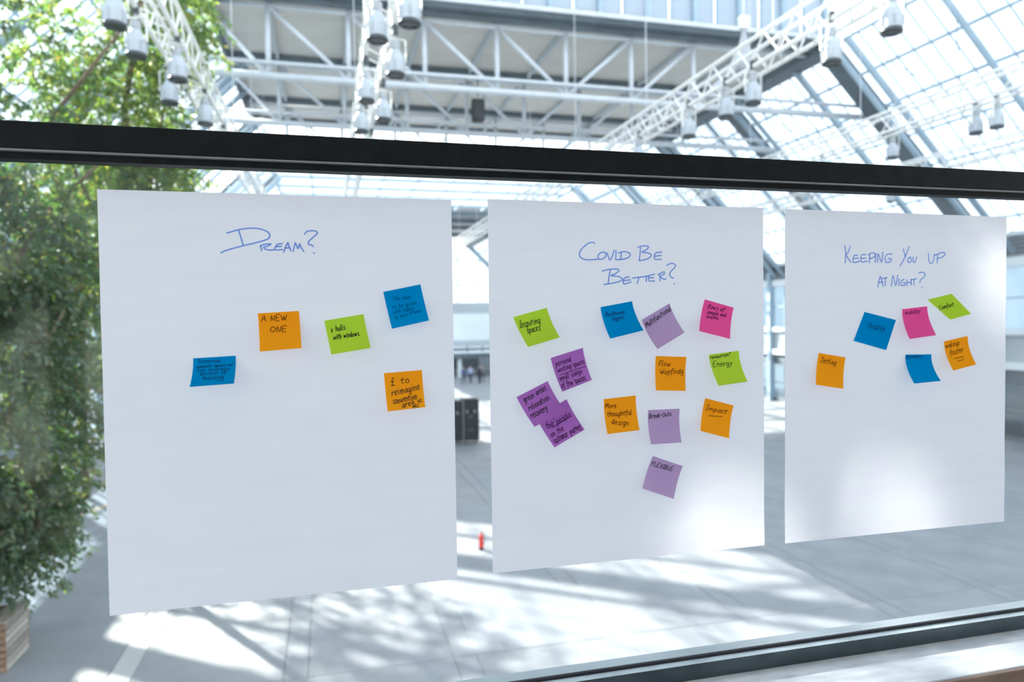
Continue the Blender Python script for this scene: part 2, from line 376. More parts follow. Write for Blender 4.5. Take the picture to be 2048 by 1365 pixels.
# raised lantern over the near half: clerestory wall, side glazing, top
lan = struct('roof_glazing', 'raised clerestory with blue framed panes above the ceiling edge')
XC0, XC1 = XS0, K_R-Z_S
MB().box(XC0, XC1, Y_F-.12, Y_F+.12, Z_S+.12, Z_S+.30).build('clerestory_rail', 'blue_steel', lan)
MB().box(XC0, XC1, Y_F-.12, Y_F+.12, 22.3, 22.6).build('clerestory_rail', 'white_steel', lan)
cl = MB().box(.06, 1.03, -.01, .01, 0, 3.7).mesh('pane', sheet_mat('clerestory_pane', (.5, .57, .64), (.42, .47, .54), .4))
n = int((XC1-XC0)/1.1)
for i in range(n+1):
    x = XC0 + i*1.1; wd = .10 if i % 2 == 0 else .03
    MB().box(x-wd, x+wd, Y_F-.1-wd, Y_F+.1, Z_S+.3, 22.3).build('clerestory_post', 'blue_steel', lan)
    if i < n: place('pane', cl, lan, T((x, Y_F+.1, Z_S+.35)))
for x in (XC0, XC1):
    for y in np.arange(1, 26.8, 4.3):
        MB().box(x-.08, x+.08, y-.08, y+.08, Z_S, 22.6).build('lantern_post', 'white_steel', lan)
        MB().box(x-.01, x+.01, y+.1, min(y+4.2, 26.6), Z_S+.1, 22.5).build('pane', 'roof_glass', lan)
for y in np.arange(1, 26.8, 4.3):
    MB().box(XC0, XC1, y-.1, y+.1, 22.4, 22.7).build('lantern_beam', 'white_steel', lan)
for x in np.arange(XC0, XC1, 5.3):
    for y in np.arange(1, 26.0, 4.3):
        MB().box(x+.05, min(x+5.25, XC1), y+.1, y+4.2, 22.55, 22.57).build('pane', 'roof_glass', lan)

# ---- roof trusses spanning the hall
for ti, (yt, desc) in enumerate(((27.4, 'nearest of the white tube roof trusses, under the front of the grey ceiling'),
                     (34.0, 'middle white tube roof truss under the grey ceiling'),
                     (40.4, 'farthest white tube roof truss under the grey ceiling'))):
    t = tag(empty('roof_truss', (10, yt, 15.5)), desc, 'roof truss', 'white tube trusses under the grey ceiling')
    def tb(name, a, b, r, n=10): MB().tube(Vector(a)-Vector((10, yt, 15.5)), Vector(b)-Vector((10, yt, 15.5)), r, n).build(name, 'white_steel', t, True)
    zb = 15.55; zt = Z_S-.3
    tb('bottom_chord', (zb-K_L+.4, yt, zb), (K_R-zb-.4, yt, zb), .14, 12)
    tb('tension_rod', (zb-K_L+.6, yt-.25, zb+.42), (K_R-zb-.6, yt-.25, zb+.42), .075)
    tb('top_chord', (XS0, yt, zt), (XS1, yt, zt), .09)
    for i in range(-4, 4):
        x = 10+3*i
        if x < XS0: continue
        if x <= XS1: tb('vertical_strut', (x, yt, zb), (x, yt, zt), .10)
    for i in range(-4, 0): tb('diagonal_brace', (10+3*i, yt, zt), (10+3*(i+1), yt, zb), .085)
    for i in range(0, 3): tb('diagonal_brace', (10+3*i, yt, zb), (10+3*(i+1), yt, zt), .085)
    tb('diagonal_brace', (XS0-.2, yt, zt-.2), (-2, yt, zb), .085)

# ---- side facades
def facade(name, label, X, inward, y0, y1):
    st = struct(name, label)
    def slab(nm, z0, z1, t0, t1, mt): 
        a, b = X + inward*t0, X + inward*t1
        MB().box(min(a, b), max(a, b), y0, y1, z0, z1).build(nm, mt, st)
    slab('eaves_beam', 9.75, 10.2, -.2, .25, 'facade_light')
    slab('backing', 8.75, 9.75, -.2, -.05, 'facade_grey')
    for z in (8.9, 9.1, 9.3, 9.5): slab('louvre', z, z+.08, -.05, .08, 'facade_dark')
    slab('upper_beam', 8.3, 8.75, -.2, .15, 'facade_light')
    slab('sill_beam', 5.05, 5.35, -.2, .22, 'facade_light')
    slab('spandrel', 3.75, 5.05, -.2, 0, 'facade_grey')
    slab('lower_beam', 3.4, 3.75, -.2, .22, 'facade_light')
    slab('lower_band', 2.7, 3.4, -.2, 0, 'facade_dark')
    y = y0; i = 0
    gp = MB().box(-.012, .012, .05, 1.45, 0, 1.5).mesh('pane', 'facade_glass')
    gl = MB().box(-.012, .012, .05, 1.45, 0, 1.35).mesh('pane', 'facade_glass'); gd = MB().box(-.012, .012, .05, 1.45, 0, 1.35).mesh('pane', 'facade_dark_glass')
    while y < y1-.1:
        wd = .11 if i % 4 == 0 else .035
        MB().box(X-wd, X+wd, y-wd, y+wd, 5.35, 8.3).build('mullion', 'blue_steel', st)
        MB().box(X-wd, X+wd, y-wd, y+wd, 0, 2.7).build('mullion', 'facade_dark' if i % 4 else 'blue_steel', st)
        if i % 4 == 0: MB().box(X+inward*.02, X+inward*.35, y-.17, y+.17, 0, 9.75).build('column', 'blue_steel', st) if inward > 0 else MB().box(X-.35, X-.02, y-.17, y+.17, 0, 9.75).build('column', 'blue_steel', st)
        for k in (0, 1): place('pane', gp, st, T((X, y, 5.35+k*1.48)))
        for k in (0, 1): place('pane', gd if y < 37 else gl, st, T((X, y, k*1.35)))
        y += 1.5; i += 1
    slab('transom', 6.80, 6.86, -.05, .05, 'blue_steel'); slab('transom', 1.32, 1.38, -.05, .05, 'facade_dark')
    slab('plinth', 0, .25, -.2, .06, 'facade_dark')
    return st
wr = facade('wall_right', 'glazed right side wall of the hall with louvres, spandrels and columns', X_R, -1, 2, 62)
wl = facade('wall_left', 'glazed left side wall of the hall with louvres, spandrels and columns', X_L, 1, 2, 62)

# ---- far end: gallery front, and glazed gable
wf = struct('wall_far', 'pale far end gallery with dark beam and columns')
MB().box(X_L, X_R, 80, 82, 3.0, 7.1).build('gallery_front', 'facade_light', wf)
MB().box(X_L, X_R, 79.9, 82, 7.1, 8.3).build('gallery_roof_band', 'facade_grey', wf)
MB().box(X_L, X_R, 79.7, 80, 3.6, 3.9).build('gallery_rail', 'facade_grey', wf)
MB().box(X_L, X_R, 79.6, 80.2, 2.1, 2.6).build('gallery_strip', 'crate_wood', wf)
MB().box(X_L, X_R, 74.6, 75.0, 2.1, 2.6).build('canopy_edge', 'dark_band', wf)
MB().box(X_L, X_R, 74.6, 80, 2.6, 2.72).build('canopy_deck', 'facade_light', wf)
for x in np.arange(X_L+.4, X_R, 1.7):
    MB().box(x-.05, x+.05, 74.7, 74.8, 2.72, 3.5).build('rail_post', 'facade_dark', wf)
MB().box(X_L, X_R, 74.7, 74.8, 3.45, 3.52).build('handrail', 'facade_dark', wf)
for x in np.arange(X_L+1, X_R, 4.3):
    MB().box(x-.2, x+.2, 75.0, 75.4, 0, 2.6).build('column', 'facade_light', wf)
MB().box(X_L, X_R, 86, 86.2, 0, 3).build('back_wall', 'facade_grey', wf)
for x in np.arange(X_L+2, X_R-3, 6.5):
    MB().box(x, x+3.2, 85.9, 86, .2, 2.6).build('back_door', 'facade_dark', wf)
wg = struct('wall_gable', 'glazed end gable of the hall')
for x in np.arange(X_L, X_R+1, 3.7):
    ztop = min(Z_S, zr(max(x, K_R-Z_S)), zl(min(x, Z_S-K_L)))
    MB().box(x-.1, x+.1, 111.8, 112, 0, max(ztop, 9.6)).build('gable_post', 'blue_steel', wg)
for z in (4, 8, 12, 16): MB().box(X_L+max(0, z-9.7), X_R-max(0, z-9.7), 111.8, 112, z-.1, z+.1).build('gable_rail', 'blue_steel', wg)
grd = tag(MB().box(-220, 240, -150, 320, -.9, -.5).build('ground', mat('ground_grey', (.4, .42, .42), .9)), 'grey ground outside the hall', kind='structure')

# ================================================================ ROOM AND WINDOW
RX0, RX1, RY = -3.6, 5.6, -6.5
RZ0, RZ1 = 4.5, 8.1
win = struct('window_1', 'large interior window with black horizontal bar overlooking the hall')
MB().box(RX0, RX1, 0, .010, 5.252, 6.30).build('pane', 'glass', win)
MB().box(RX0, RX1, 0, .010, 6.352, 7.95).build('pane', 'glass', win)
tr_ = MB().cbox(RX0, RX1, -.034, .04, 6.3045, 6.3510, .0012).build('transom_bar', 'black_metal', win)
MB().cbox(RX0, RX1, -.022, -.0006, 6.2895, 6.3043, .001).build('glazing_bead', 'black_metal', win)
MB().cbox(RX0, RX1, .0106, .03, 6.2935, 6.3043, .001).build('glazing_bead', 'black_metal', win)
MB().cbox(RX0, RX1, -.0335, -.0222, 6.3010, 6.3043, .0008).build('edge_highlight', mat('edge_highlight', (.20, .21, .22), .4, var=.1, scale=6), win)  # grey strip put in as the highlight along the bar's lower edge
MB().cbox(RX0, RX1, -.0250, -.0045, 5.196, 5.2440, .0015).build('bottom_rail', 'rail_metal', win)
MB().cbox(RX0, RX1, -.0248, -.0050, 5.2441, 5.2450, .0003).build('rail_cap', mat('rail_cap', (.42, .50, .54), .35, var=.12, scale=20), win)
MB().cbox(RX0, RX1, -.0045, -.0003, 5.21, 5.2510, .001).build('gasket', 'gasket', win)
MB().cbox(RX0, RX1, .0105, .015, 5.21, 5.2445, .001).build('gasket', 'gasket', win)
MB().cbox(RX0, RX1, .015, .050, 5.15, 5.2440, .0015).build('outer_rail', mat('outer_rail', (.34, .39, .42), .3, var=.1), win)
MB().box(RX0, RX1, -.03, .05, 7.93, 8.0).build('top_rail', 'black_metal', win)
for x in (RX0, RX1): MB().box(x-.04, x+.04, -.04, .05, 5.2, 8.0).build('side_post', 'black_metal', win)

sill = struct('trim_1', 'white veined marble window sill with brown edge')
MB().cbox(RX0, RX1, -.172, .0, 5.168, 5.2095, .002).build('marble_slab', 'marble', sill)
MB().cbox(RX0, RX1, -.184, -.1725, 5.150, 5.2085, .002).build('edge_strip', 'sill_trim', sill)
pan = struct('wall_front', 'slatted wooden panel below the window sill and hall wall under it')
slm = MB().cbox(0, .026, -.172, -.150, RZ0, 5.166, .002).mesh('slat', 'wood_slat')
for i in range(70): place('slat', slm, pan, T((.3+i*.038, 0, 0)))
MB().box(RX0, RX1, -.148, .04, RZ0, 5.166).build('backing', 'gasket', pan)
MB().box(RX0-.3, RX1+.3, -.1, .06, 0, RZ0).build('hall_side_wall', 'room_white', pan)
MB().box(RX0-.3, RX1+.3, -.2, .06, 8.0, 8.4).build('lintel', 'room_white', pan)
tag(MB().box(RX0, RX1, RY, -.148, RZ0-.2, RZ0).build('floor', 'room_floor'), 'dark floor of the room with the window', kind='structure')
tag(MB().box(RX0-.2, RX1+.2, RY, -.2, RZ1, RZ1+.2).build('ceiling', 'room_white'), 'white ceiling of the room with the window', kind='structure')
for sx, nm, lb in ((RX0, 'wall_west', 'white side wall of the room with unseen wide windows added for light, tree side'), (RX1, 'wall_east', 'white side wall of the room with unseen wide windows added for light, far from the tree')):  # unseen side windows, added to light sheets and notes from the room
    ws = struct(nm, lb); x0, x1 = (sx-.2, sx) if sx < 0 else (sx, sx+.2)
    MB().box(x0, x1, RY, -.05, RZ0, 5.3).build('parapet', 'room_white', ws); MB().box(x0, x1, RY, -.05, 7.9, RZ1).build('header', 'room_white', ws)
    for y in (RY+.1, -4.5, -2.6, -.7): MB().box(x0, x1, y-.1, y+.1, 5.3, 7.9).build('pier', 'room_white', ws)
    MB().box(x0, x1, -.6, -.05, 5.3, 7.9).build('pier', 'room_white', ws)
    for y0_, y1_ in ((RY+.2, -4.6), (-4.4, -2.7), (-2.5, -.8)): MB().box((x0+x1)/2-.005, (x0+x1)/2+.005, y0_, y1_, 5.3, 7.9).build('pane', 'roof_glass', ws)
wb = struct('wall_back', 'back wall of the room with unseen wide windows added for light')  # unseen back windows added for daylight, set high to avoid reflections
MB().box(RX0, RX1, RY-.2, RY, RZ0, 6.75).build('parapet', 'room_white', wb); MB().box(RX0, RX1, RY-.2, RY, 7.8, RZ1).build('header', 'room_white', wb)
for x in np.linspace(RX0, RX1, 5): MB().box(x-.1, x+.1, RY-.2, RY, 6.75, 7.8).build('pier', 'room_white', wb)
for i in range(4):
    x = RX0+i*(RX1-RX0)/4; MB().box(x+.1, x+(RX1-RX0)/4-.1, RY-.11, RY-.1, 6.75, 7.8).build('pane', 'roof_glass', wb)

# ================================================================ PAPER SHEETS, HEADINGS, NOTES
PAPERS = [(-0.39147, 6.24503, .000496), (0.31794, 6.24903, -.0005), (1.0094, 6.24772, -.004)]
PW, PH = 0.635, 0.7655
def wave(x, z): return .0005*math.sin(9*x+3*z) + .0004*math.sin(23*z+5*x) + .0003*math.sin(41*z-7*x)
PY = -.0028
def strokes_to_mesh(strokes, width, fn, mb):
    """strokes: list of 2-D polylines in a surface's own millimetre-like plane; fn maps (a,b)->3-D point"""
    for pts in strokes:
        P = [np.array(p, float) for p in pts]
        if len(P) == 1: P = [P[0]-[width*.5, 0], P[0]+[width*.5, 0]]
        # catmull-rom
        Q = []
        for i in range(len(P)-1):
            p0 = P[max(i-1, 0)]; p1 = P[i]; p2 = P[i+1]; p3 = P[min(i+2, len(P)-1)]
            for k in range(4):
                t = k/4; Q.append(.5*((2*p1)+(p2-p0)*t+(2*p0-5*p1+4*p2-p3)*t*t+(3*p1-p0-3*p2+p3)*t**3))
        Q.append(P[-1]); n = len(Q); vs = []
        for i, q in enumerate(Q):
            d = Q[min(i+1, n-1)]-Q[max(i-1, 0)]; l = np.hypot(*d) or 1; nrm = np.array([-d[1], d[0]])/l*width/2
            e = (d/l)*width*.35*(-1 if i == 0 else 1 if i == n-1 else 0)
            vs += [fn(*(q+nrm+e)), fn(*(q-nrm+e))]
        mb.add(vs, [(2*i, 2*i+1, 2*i+3, 2*i+2) for i in range(n-1)])

papers = []
plabels = ['large white flip chart sheet headed DREAM, beside the tree', 'white flip chart sheet headed COULD BE BETTER, between the two others',
           'white flip chart sheet headed KEEPING YOU UP AT NIGHT, last from the tree']
for (x, z, a), lb in zip(PAPERS, plabels):
    o = tag(empty('flip_chart_sheet', (x, PY, z-PH)), lb, 'paper sheet', 'flip chart sheets on the glass')
    nx, nz = 24, 30; vs = []; ca, sa = math.cos(a), math.sin(a)
    for j in range(nz+1):
        for i in range(nx+1):
            lx, lz = PW*i/nx, -PH*j/nz
            gx, gz = x+ca*lx-sa*lz, z+sa*lx+ca*lz
            vs.append((gx-x, wave(gx, gz), gz-(z-PH)))
    mb = MB().add(vs, [(j*(nx+1)+i, (j+1)*(nx+1)+i, (j+1)*(nx+1)+i+1, j*(nx+1)+i+1) for j in range(nz) for i in range(nx)])
    mb.build('sheet', 'paper', o, True); papers.append(o)

CR = {'A': (360, 430, 6.8267), 'B': (360, 600, 7.185), 'C': (630, 560, 4.875), 'D': (1020, 600, 4.55), 'E': (1140, 470, 5.933),
      'F': (1190, 580, 6.203), 'G': (1190, 780, 5.934), 'H': (1610, 470, 4.267)}
def full(cr, p): o = CR[cr]; return (o[0]+p[0]/o[2], o[1]+p[1]/o[2])
def P_(s): return [[tuple(float(c) for c in q.split(',')) for q in st.split()] for st in s.split(';')]
HEAD = {
 0: ('A', "640,250 800,205 940,185 1080,190 1190,230 1225,275 1210,320 1150,350 1000,390 870,420 720,460 620,490 560,520;800,210 835,320 862,415;"
   "1100,420 1115,490;1095,430 1150,405 1245,400 1190,430 1140,447 1200,480 1290,478;1395,395 1340,400 1310,430 1295,465 1320,480 1400,475;1310,435 1385,430;"
   "1415,510 1460,400 1475,385 1490,430 1515,490;1430,455 1500,450;1545,500 1568,400 1577,385 1600,440 1615,460 1635,395 1650,440 1690,500;"
   "1700,265 1730,230 1790,218 1850,222 1875,245 1850,280 1780,340 1750,380 1760,405 1800,415 1820,435;1824,521 1831,528"),
 1: ('E', "290,100 260,90 210,105 140,165 110,220 120,265 170,292 240,297 330,290;400,205 360,215 330,250 340,285 375,290 415,265 425,225 400,205;440,215 455,270 475,300 500,250 520,185;"
   "543,185 543,250 543,295 588,292;606,213 598,295;570,215 640,200 700,215 712,240 680,275 590,297;835,145 830,220 820,305;805,150 860,132 930,140 900,180 850,205 920,215 965,240 920,285 820,308;"
   "1085,205 1020,215 1000,250 1010,290 1085,290;1000,255 1080,245;475,420 460,500 450,580;380,430 470,410 560,408 575,430 530,465 480,485 570,495 620,525 580,555 500,575 400,590;"
   "700,500 650,510 630,545 640,585 720,560;630,545 715,535;735,515 800,505 860,500;815,505 795,580;860,500 930,485;905,490 900,555;1000,470 940,485 935,545 1000,548;935,510 990,510;"
   "1060,470 1065,550;1040,475 1110,440 1115,465 1070,500 1120,530 1135,520;1145,365 1180,345 1220,340 1250,360 1240,390 1200,430 1180,470 1195,500 1225,515;1230,577 1236,583"),
 2: ('H', "335,95 345,160 340,240;385,95 365,150 350,175 390,235;445,175 415,180 410,235 465,225;410,205 455,198;515,170 480,175 478,230 525,225;478,202 515,198;550,165 545,240;535,172 575,153 594,165 588,188 547,206;"
   "600,160 595,235;615,235 620,160 650,235 660,150;740,165 700,165 680,200 690,235 725,230 735,205 705,205;835,120 845,160 855,190;885,100 850,190 810,265;895,190 875,205 875,230 895,235 905,215 895,190;"
   "920,190 920,225 935,235 950,190;1050,160 1055,220 1075,245 1095,215 1100,165;1130,165 1125,240;1105,175 1170,150 1195,165 1170,190 1125,205;"
   "620,445 640,355 655,400 665,440;625,410 665,400;650,375 700,365;685,370 682,435;735,440 750,345 772,435 790,345;800,375 800,435;845,380 820,395 820,430 850,430 855,410 835,410;"
   "870,385 868,435;870,410 905,405;905,380 905,430;900,385 950,375;930,380 928,430;970,325 1000,320 1025,335 1015,360 985,385 980,410;996,445 1000,449")}
for i, (cr, s) in HEAD.items():
    o = papers[i]; base = o.location; mb = MB(); st = []
    for pl in P_(s):
        st.append([(lambda q: (q.x, q.z))(on_y(*full(cr, p), PY)) for p in pl])
    strokes_to_mesh(st, .0027 if i < 2 else .0027, lambda a, b: (a-base.x, wave(a, b)-.0006, b-base.z), mb)
    tag(mb.build('heading', 'heading_ink', o), 'blue marker heading')

# single-stroke handwriting alphabet: width, strokes on a 10-unit capital height
GL = {'a':(6,"5,5 3,6 1,4 1,1 3,0 5,3 5,6 5,1 6,0"),'b':(6,"1,10 1,0;1,3 3,6 5,4 5,1 3,0 1,1"),'c':(5,"5,5 3,6 1,4 1,1 3,0 5,1"),'d':(6,"5,5 3,6 1,4 1,1 3,0 5,3;5,10 5,1 6,0"),
 'e':(6,"1,3 5,4 4,6 2,6 1,3 2,0 4,0 5,1"),'f':(5,"5,9 4,10 3,9 2,4 2,-3;0,5 5,6"),'g':(6,"5,5 3,6 1,4 1,1 3,0 5,3 5,6 5,-2 3,-4 1,-3"),'h':(6,"1,10 1,0;1,3 3,6 5,5 5,0"),
 'i':(3,"1.5,6 1.5,0;1.5,8 1.6,8.5"),'j':(4,"3,6 3,-3 1,-4"),'k':(6,"1,10 1,0;5,6 1,3 5,0"),'l':(3,"1,10 1,1 2.5,0"),'m':(9,"1,6 1,0;1,4 3,6 4,5 4,0;4,4 6,6 7,5 8,0"),'n':(6,"1,6 1,0;1,4 3,6 5,5 5,0"),
 'o':(6,"3,6 1,4 1,1 3,0 5,1 5,4 3,6"),'p':(6,"1,6 1,-4;1,4 3,6 5,4 5,1 3,0 1,1"),'r':(5,"1,6 1,0;1,3 3,6 5,5"),'s':(5,"5,5 3,6 1,5 3,3 5,1 3,0 1,1"),'t':(5,"2,9 2,1 4,0;0,6 5,6"),
 'u':(6,"1,6 1,1 3,0 5,2;5,6 5,0 6,0"),'v':(6,"1,6 3,0 5,6"),'w':(8,"1,6 2,0 4,4 5,0 7,6"),'x':(6,"1,6 5,0;5,6 1,0"),'y':(6,"1,6 3,1;5,6 3,0 1,-4"),'z':(6,"1,6 5,6 1,0 5,0"),
 'A':(7,"0,0 3,10 6,0;1,4 5,4"),'B':(7,"1,10 1,0;0,10 4,10 5,8 4,6 1,5 5,4 6,2 4,0 0,0"),'C':(7,"6,9 4,10 1,7 1,3 3,0 6,1"),'E':(7,"6,10 1,10 1,0 6,0;1,5 5,5"),'F':(6,"6,10 1,10;1,10 1,0;1,5 5,5"),
 'I':(4,"2,10 2,0;0,10 4,10;0,0 4,0"),'i_':(3,"1,10 1,0"),'J':(6,"1,10 6,10;4,10 4,1 2,0 1,1"),'L':(6,"1,10 1,0 6,0"),'M':(9,"1,0 2,10 4,3 7,10 8,0"),'N':(7,"1,0 1,10 5,0 6,10"),'O':(8,"4,10 1,7 1,3 4,0 7,3 7,7 4,10"),
 'H':(7,"1,10 1,0;6,10 6,0;1,5 6,5"),'D':(7,"1,10 1,0;0,10 4,9 6,6 5,2 0,0"),'K':(7,"1,10 1,0;6,10 1,4 6,0"),
 'P':(6,"1,10 1,0;0,10 4,10 5,8 4,5 1,5"),'R':(7,"1,10 1,0;0,10 4,10 5,8 4,5 1,5 6,0"),'S':(6,"5,9 3,10 1,8 3,5 5,3 3,0 1,1"),'T':(7,"0,10 7,10;3,10 3,0"),'W':(10,"0,10 3,0 5,7 7,0 9,10"),'X':(7,"1,10 6,0;6,10 1,0"),
 '£':(7,"6,9 4,10 3,8 3,1 1,0 6,0;1,5 5,5"),'-':(5,"1,4 4,4"),'.':(3,"1,0 1.4,.3"),'?':(6,"1,8 3,10 5,8 3,5 3,3;3,0 3.2,.3"),' ':(5,""),',':(3,"1.5,0 1,-2"),'&':(6,"5,3 3,0 1,2 4,8 2,9 2,6 5,0")}
def text_strokes(txt, x0, y0, x1, y1, h, slant=.12):
    tw = sum(GL[c][0]+.8 for c in txt); L = math.hypot(x1-x0, y1-y0); sx = L/tw; sy = h/10
    ux, uy = (x1-x0)/L, (y1-y0)/L; out = []; cx_ = 0; r = random.Random(txt)
    for c in txt:
        wd, g = GL[c]; jy = r.uniform(-.5, .5); js = r.uniform(.9, 1.1)
        if g:
            for pl in P_(g):
                q = []
                for a, b in pl:
                    a2 = (cx_+a+r.uniform(-.25, .25))*sx; b2 = (b*js+jy+r.uniform(-.25, .25))*sy; a2 += slant*b2
                    q.append((x0+ux*a2+uy*b2, y0+uy*a2-ux*b2))
                out.append(q)
        cx_ += wd+.8
    return out

NOTES = [  # crop, corners TL TR BR BL, colour, ink, lines, underlines, label
 ('B', ((187,842),(800,803),(775,1205),(138,1255)), 'blue', 'ink_navy', [("Internal",255,915,575,905,55),("connects spaces not",220,988,755,955,38),("too multiple",225,1038,705,1018,45),("division of",270,1095,655,1068,48),("building",315,1155,625,1142,52)], [(510,1160,570,1172)], 'curled blue sticky note with five lines of writing, nearest the tree'),
 ('B', ((1118,195),(1708,160),(1747,695),(1148,745)), 'orange', 'ink_brown', [("A NEW",1170,308,1540,292,80),("ONE",1285,470,1540,455,78)], [], 'orange sticky note reading A NEW ONE'),
 ('C', ((90,400),(472,335),(543,665),(158,730)), 'green', 'ink', [("x halls",155,515,300,487,55),("with windows.",180,587,445,542,50)], [], 'lime green sticky note reading x halls with windows'),
 ('C', ((665,118),(1028,44),(1112,397),(750,478)), 'blue', 'ink_faint', [("The main",765,205,940,180,35),("to be great",755,285,1000,238,35),("with happy",765,333,970,290,35),("to have it near",780,383,1040,312,32)], [], 'blue sticky note with faint writing, topmost on the DREAM sheet'),
 ('C', ((672,912),(1042,880),(1075,1243),(708,1285)), 'orange', 'ink', [("£ to",735,1035,930,1000,68),("reimagine",750,1138,1030,1068,62),("convention",765,1215,1000,1162,58),("area.",850,1250,990,1205,50),("vc",1005,1205,1045,1190,45),("MC",950,1255,1020,1240,28)], [], 'orange sticky note about reimagining the convention area'),
 ('D', ((30,158),(335,73),(453,343),(165,430)), 'green', 'ink', [("Inspiring",98,258,290,215,60),("spaces",165,312,290,277,55)], [], 'lime green sticky note reading Inspiring spaces'),
 ('D', ((370,530),(663,437),(745,730),(475,838)), 'purple', 'ink_plum', [("personal",425,612,570,560,48),("working spaces",445,665,690,582,48),("small usage",460,742,670,668,45),("of few spaces",475,808,695,728,48)], [(465,688,700,608)], 'purple sticky note reading personal working spaces, small usage'),
 ('D', ((60,887),(343,740),(505,1020),(222,1157)), 'purple', 'ink', [("green areas",140,942,340,822,58),("relaxation",185,1018,375,912,52),("recovery",205,1087,355,1003,55)], [], 'purple sticky note reading green areas relaxation recovery, overlapping another'),
 ('D', ((240,1073),(515,905),(680,1182),(405,1345)), 'purple', 'ink_plum', [("purpose",335,1112,480,1030,35),("the people",350,1187,575,1062,55),("on the",385,1257,505,1192,50),("customer journey",410,1312,655,1168,50)], [(395,1172,575,1062)], 'purple sticky note about the people on the customer journey, partly covered'),
 ('E', ((362,858),(737,788),(873,1135),(477,1233)), 'blue', 'ink_navy', [("Nesthuvan",435,972,670,937,48),("lognut",520,1022,665,992,48)], [(535,1010,600,1025)], 'blue sticky note beside the lilac Multifunctional note'),
 ('E', ((853,1008),(1182,812),(1360,1160),(1038,1358)), 'lilac', 'ink', [("Multifunctional",925,1102,1218,895,68)], [], 'lilac sticky note reading Multifunctional'),
 ('F', ((1362,118),(1720,222),(1677,610),(1293,512)), 'pink', 'ink_plum', [("flows of",1398,228,1605,272,55),("people and",1400,292,1632,338,42),("events",1393,347,1535,373,40)], [], 'pink sticky note reading flows of people and events'),
 ('F', ((755,822),(1135,833),(1127,1255),(757,1250)), 'orange', 'ink_brown', [("Flow",795,947,945,949,65),("Wayfindg",810,1050,1108,1042,65)], [], 'orange sticky note reading Flow Wayfinding'),
 ('F', ((1413,805),(1785,757),(1893,1140),(1535,1192)), 'green', 'ink', [("resources?",1440,863,1690,818,45),("Energy",1480,963,1730,938,66)], [], 'lime green sticky note reading Energy'),
 ('G', ((105,112),(485,68),(530,480),(148,528)), 'orange', 'ink_brown', [("More",125,225,265,216,52),("thoughtful",155,327,450,300,62),("design",200,412,410,427,62)], [], 'orange sticky note reading More thoughtful design'),
 ('G', ((630,242),(1007,225),(1028,627),(665,650)), 'lilac', 'ink', [("Break-Outs",650,347,915,312,52)], [], 'lilac sticky note reading Break-Outs'),
 ('G', ((1310,100),(1645,188),(1592,578),(1252,488)), 'orange', 'ink_brown', [("Impact",1320,242,1575,292,58)], [(1360,312,1522,322)], 'orange sticky note with the underlined word Impact'),
 ('G', ((688,787),(1042,908),(935,1298),(562,1172)), 'lilac', 'ink', [("FLEXIBLE",670,905,930,967,52)], [], 'lilac sticky note reading FLEXIBLE, lowest of all notes'),
 ('H', ((118,1008),(347,1047),(327,1315),(93,1280)), 'orange', 'ink_brown', [("Jetlag",130,1087,272,1112,42)], [], 'orange sticky note reading Jetlag'),
 ('H', ((508,658),(777,727),(693,985),(415,905)), 'blue', 'ink_navy', [("Health",528,790,680,830,48)], [], 'flat tilted blue sticky note on the KEEPING YOU UP sheet, nearest its heading'),
 ('H', ((830,635),(1043,610),(1120,857),(893,890)), 'pink', 'ink_plum', [("mobility",862,682,995,667,34)], [], 'pink sticky note on the KEEPING YOU UP AT NIGHT sheet'),
 ('H', ((1045,553),(1253,503),(1418,675),(1240,725)), 'green', 'ink', [("Comfort",1145,642,1272,610,38)], [], 'strongly curled lime green sticky note beside the pink one'),
 ('H', ((1187,910),(1390,863),(1462,1107),(1265,1160)), 'orange', 'ink_brown', [("wakeup",1212,972,1332,938,40),("faster",1258,1032,1372,998,45)], [(1282,1060,1370,1040),(1315,1080,1365,1066)], 'orange sticky note with the word faster underlined twice'),
 ('H', ((858,1022),(1080,1020),(1160,1248),(932,1270)), 'blue', 'ink_navy', [("anywhere",865,1056,1015,1052,34)], [], 'curled blue sticky note below the pink one, lower edge lifted off the sheet'),
]
def inv_bilin(p, q):
    """u,v of point p in quad q (TL,TR,BR,BL)"""
    u = v = .5; a, b, c, d = [np.array(t, float) for t in q]; p = np.array(p, float)
    for _ in range(12):
        f = (1-u)*(1-v)*a+u*(1-v)*b+u*v*c+(1-u)*v*d-p
        fu = (1-v)*(b-a)+v*(c-d); fv = (1-u)*(d-a)+u*(c-b)
        dd = np.linalg.solve(np.stack([fu, fv], 1), -f); u += dd[0]; v += dd[1]
    return u, v
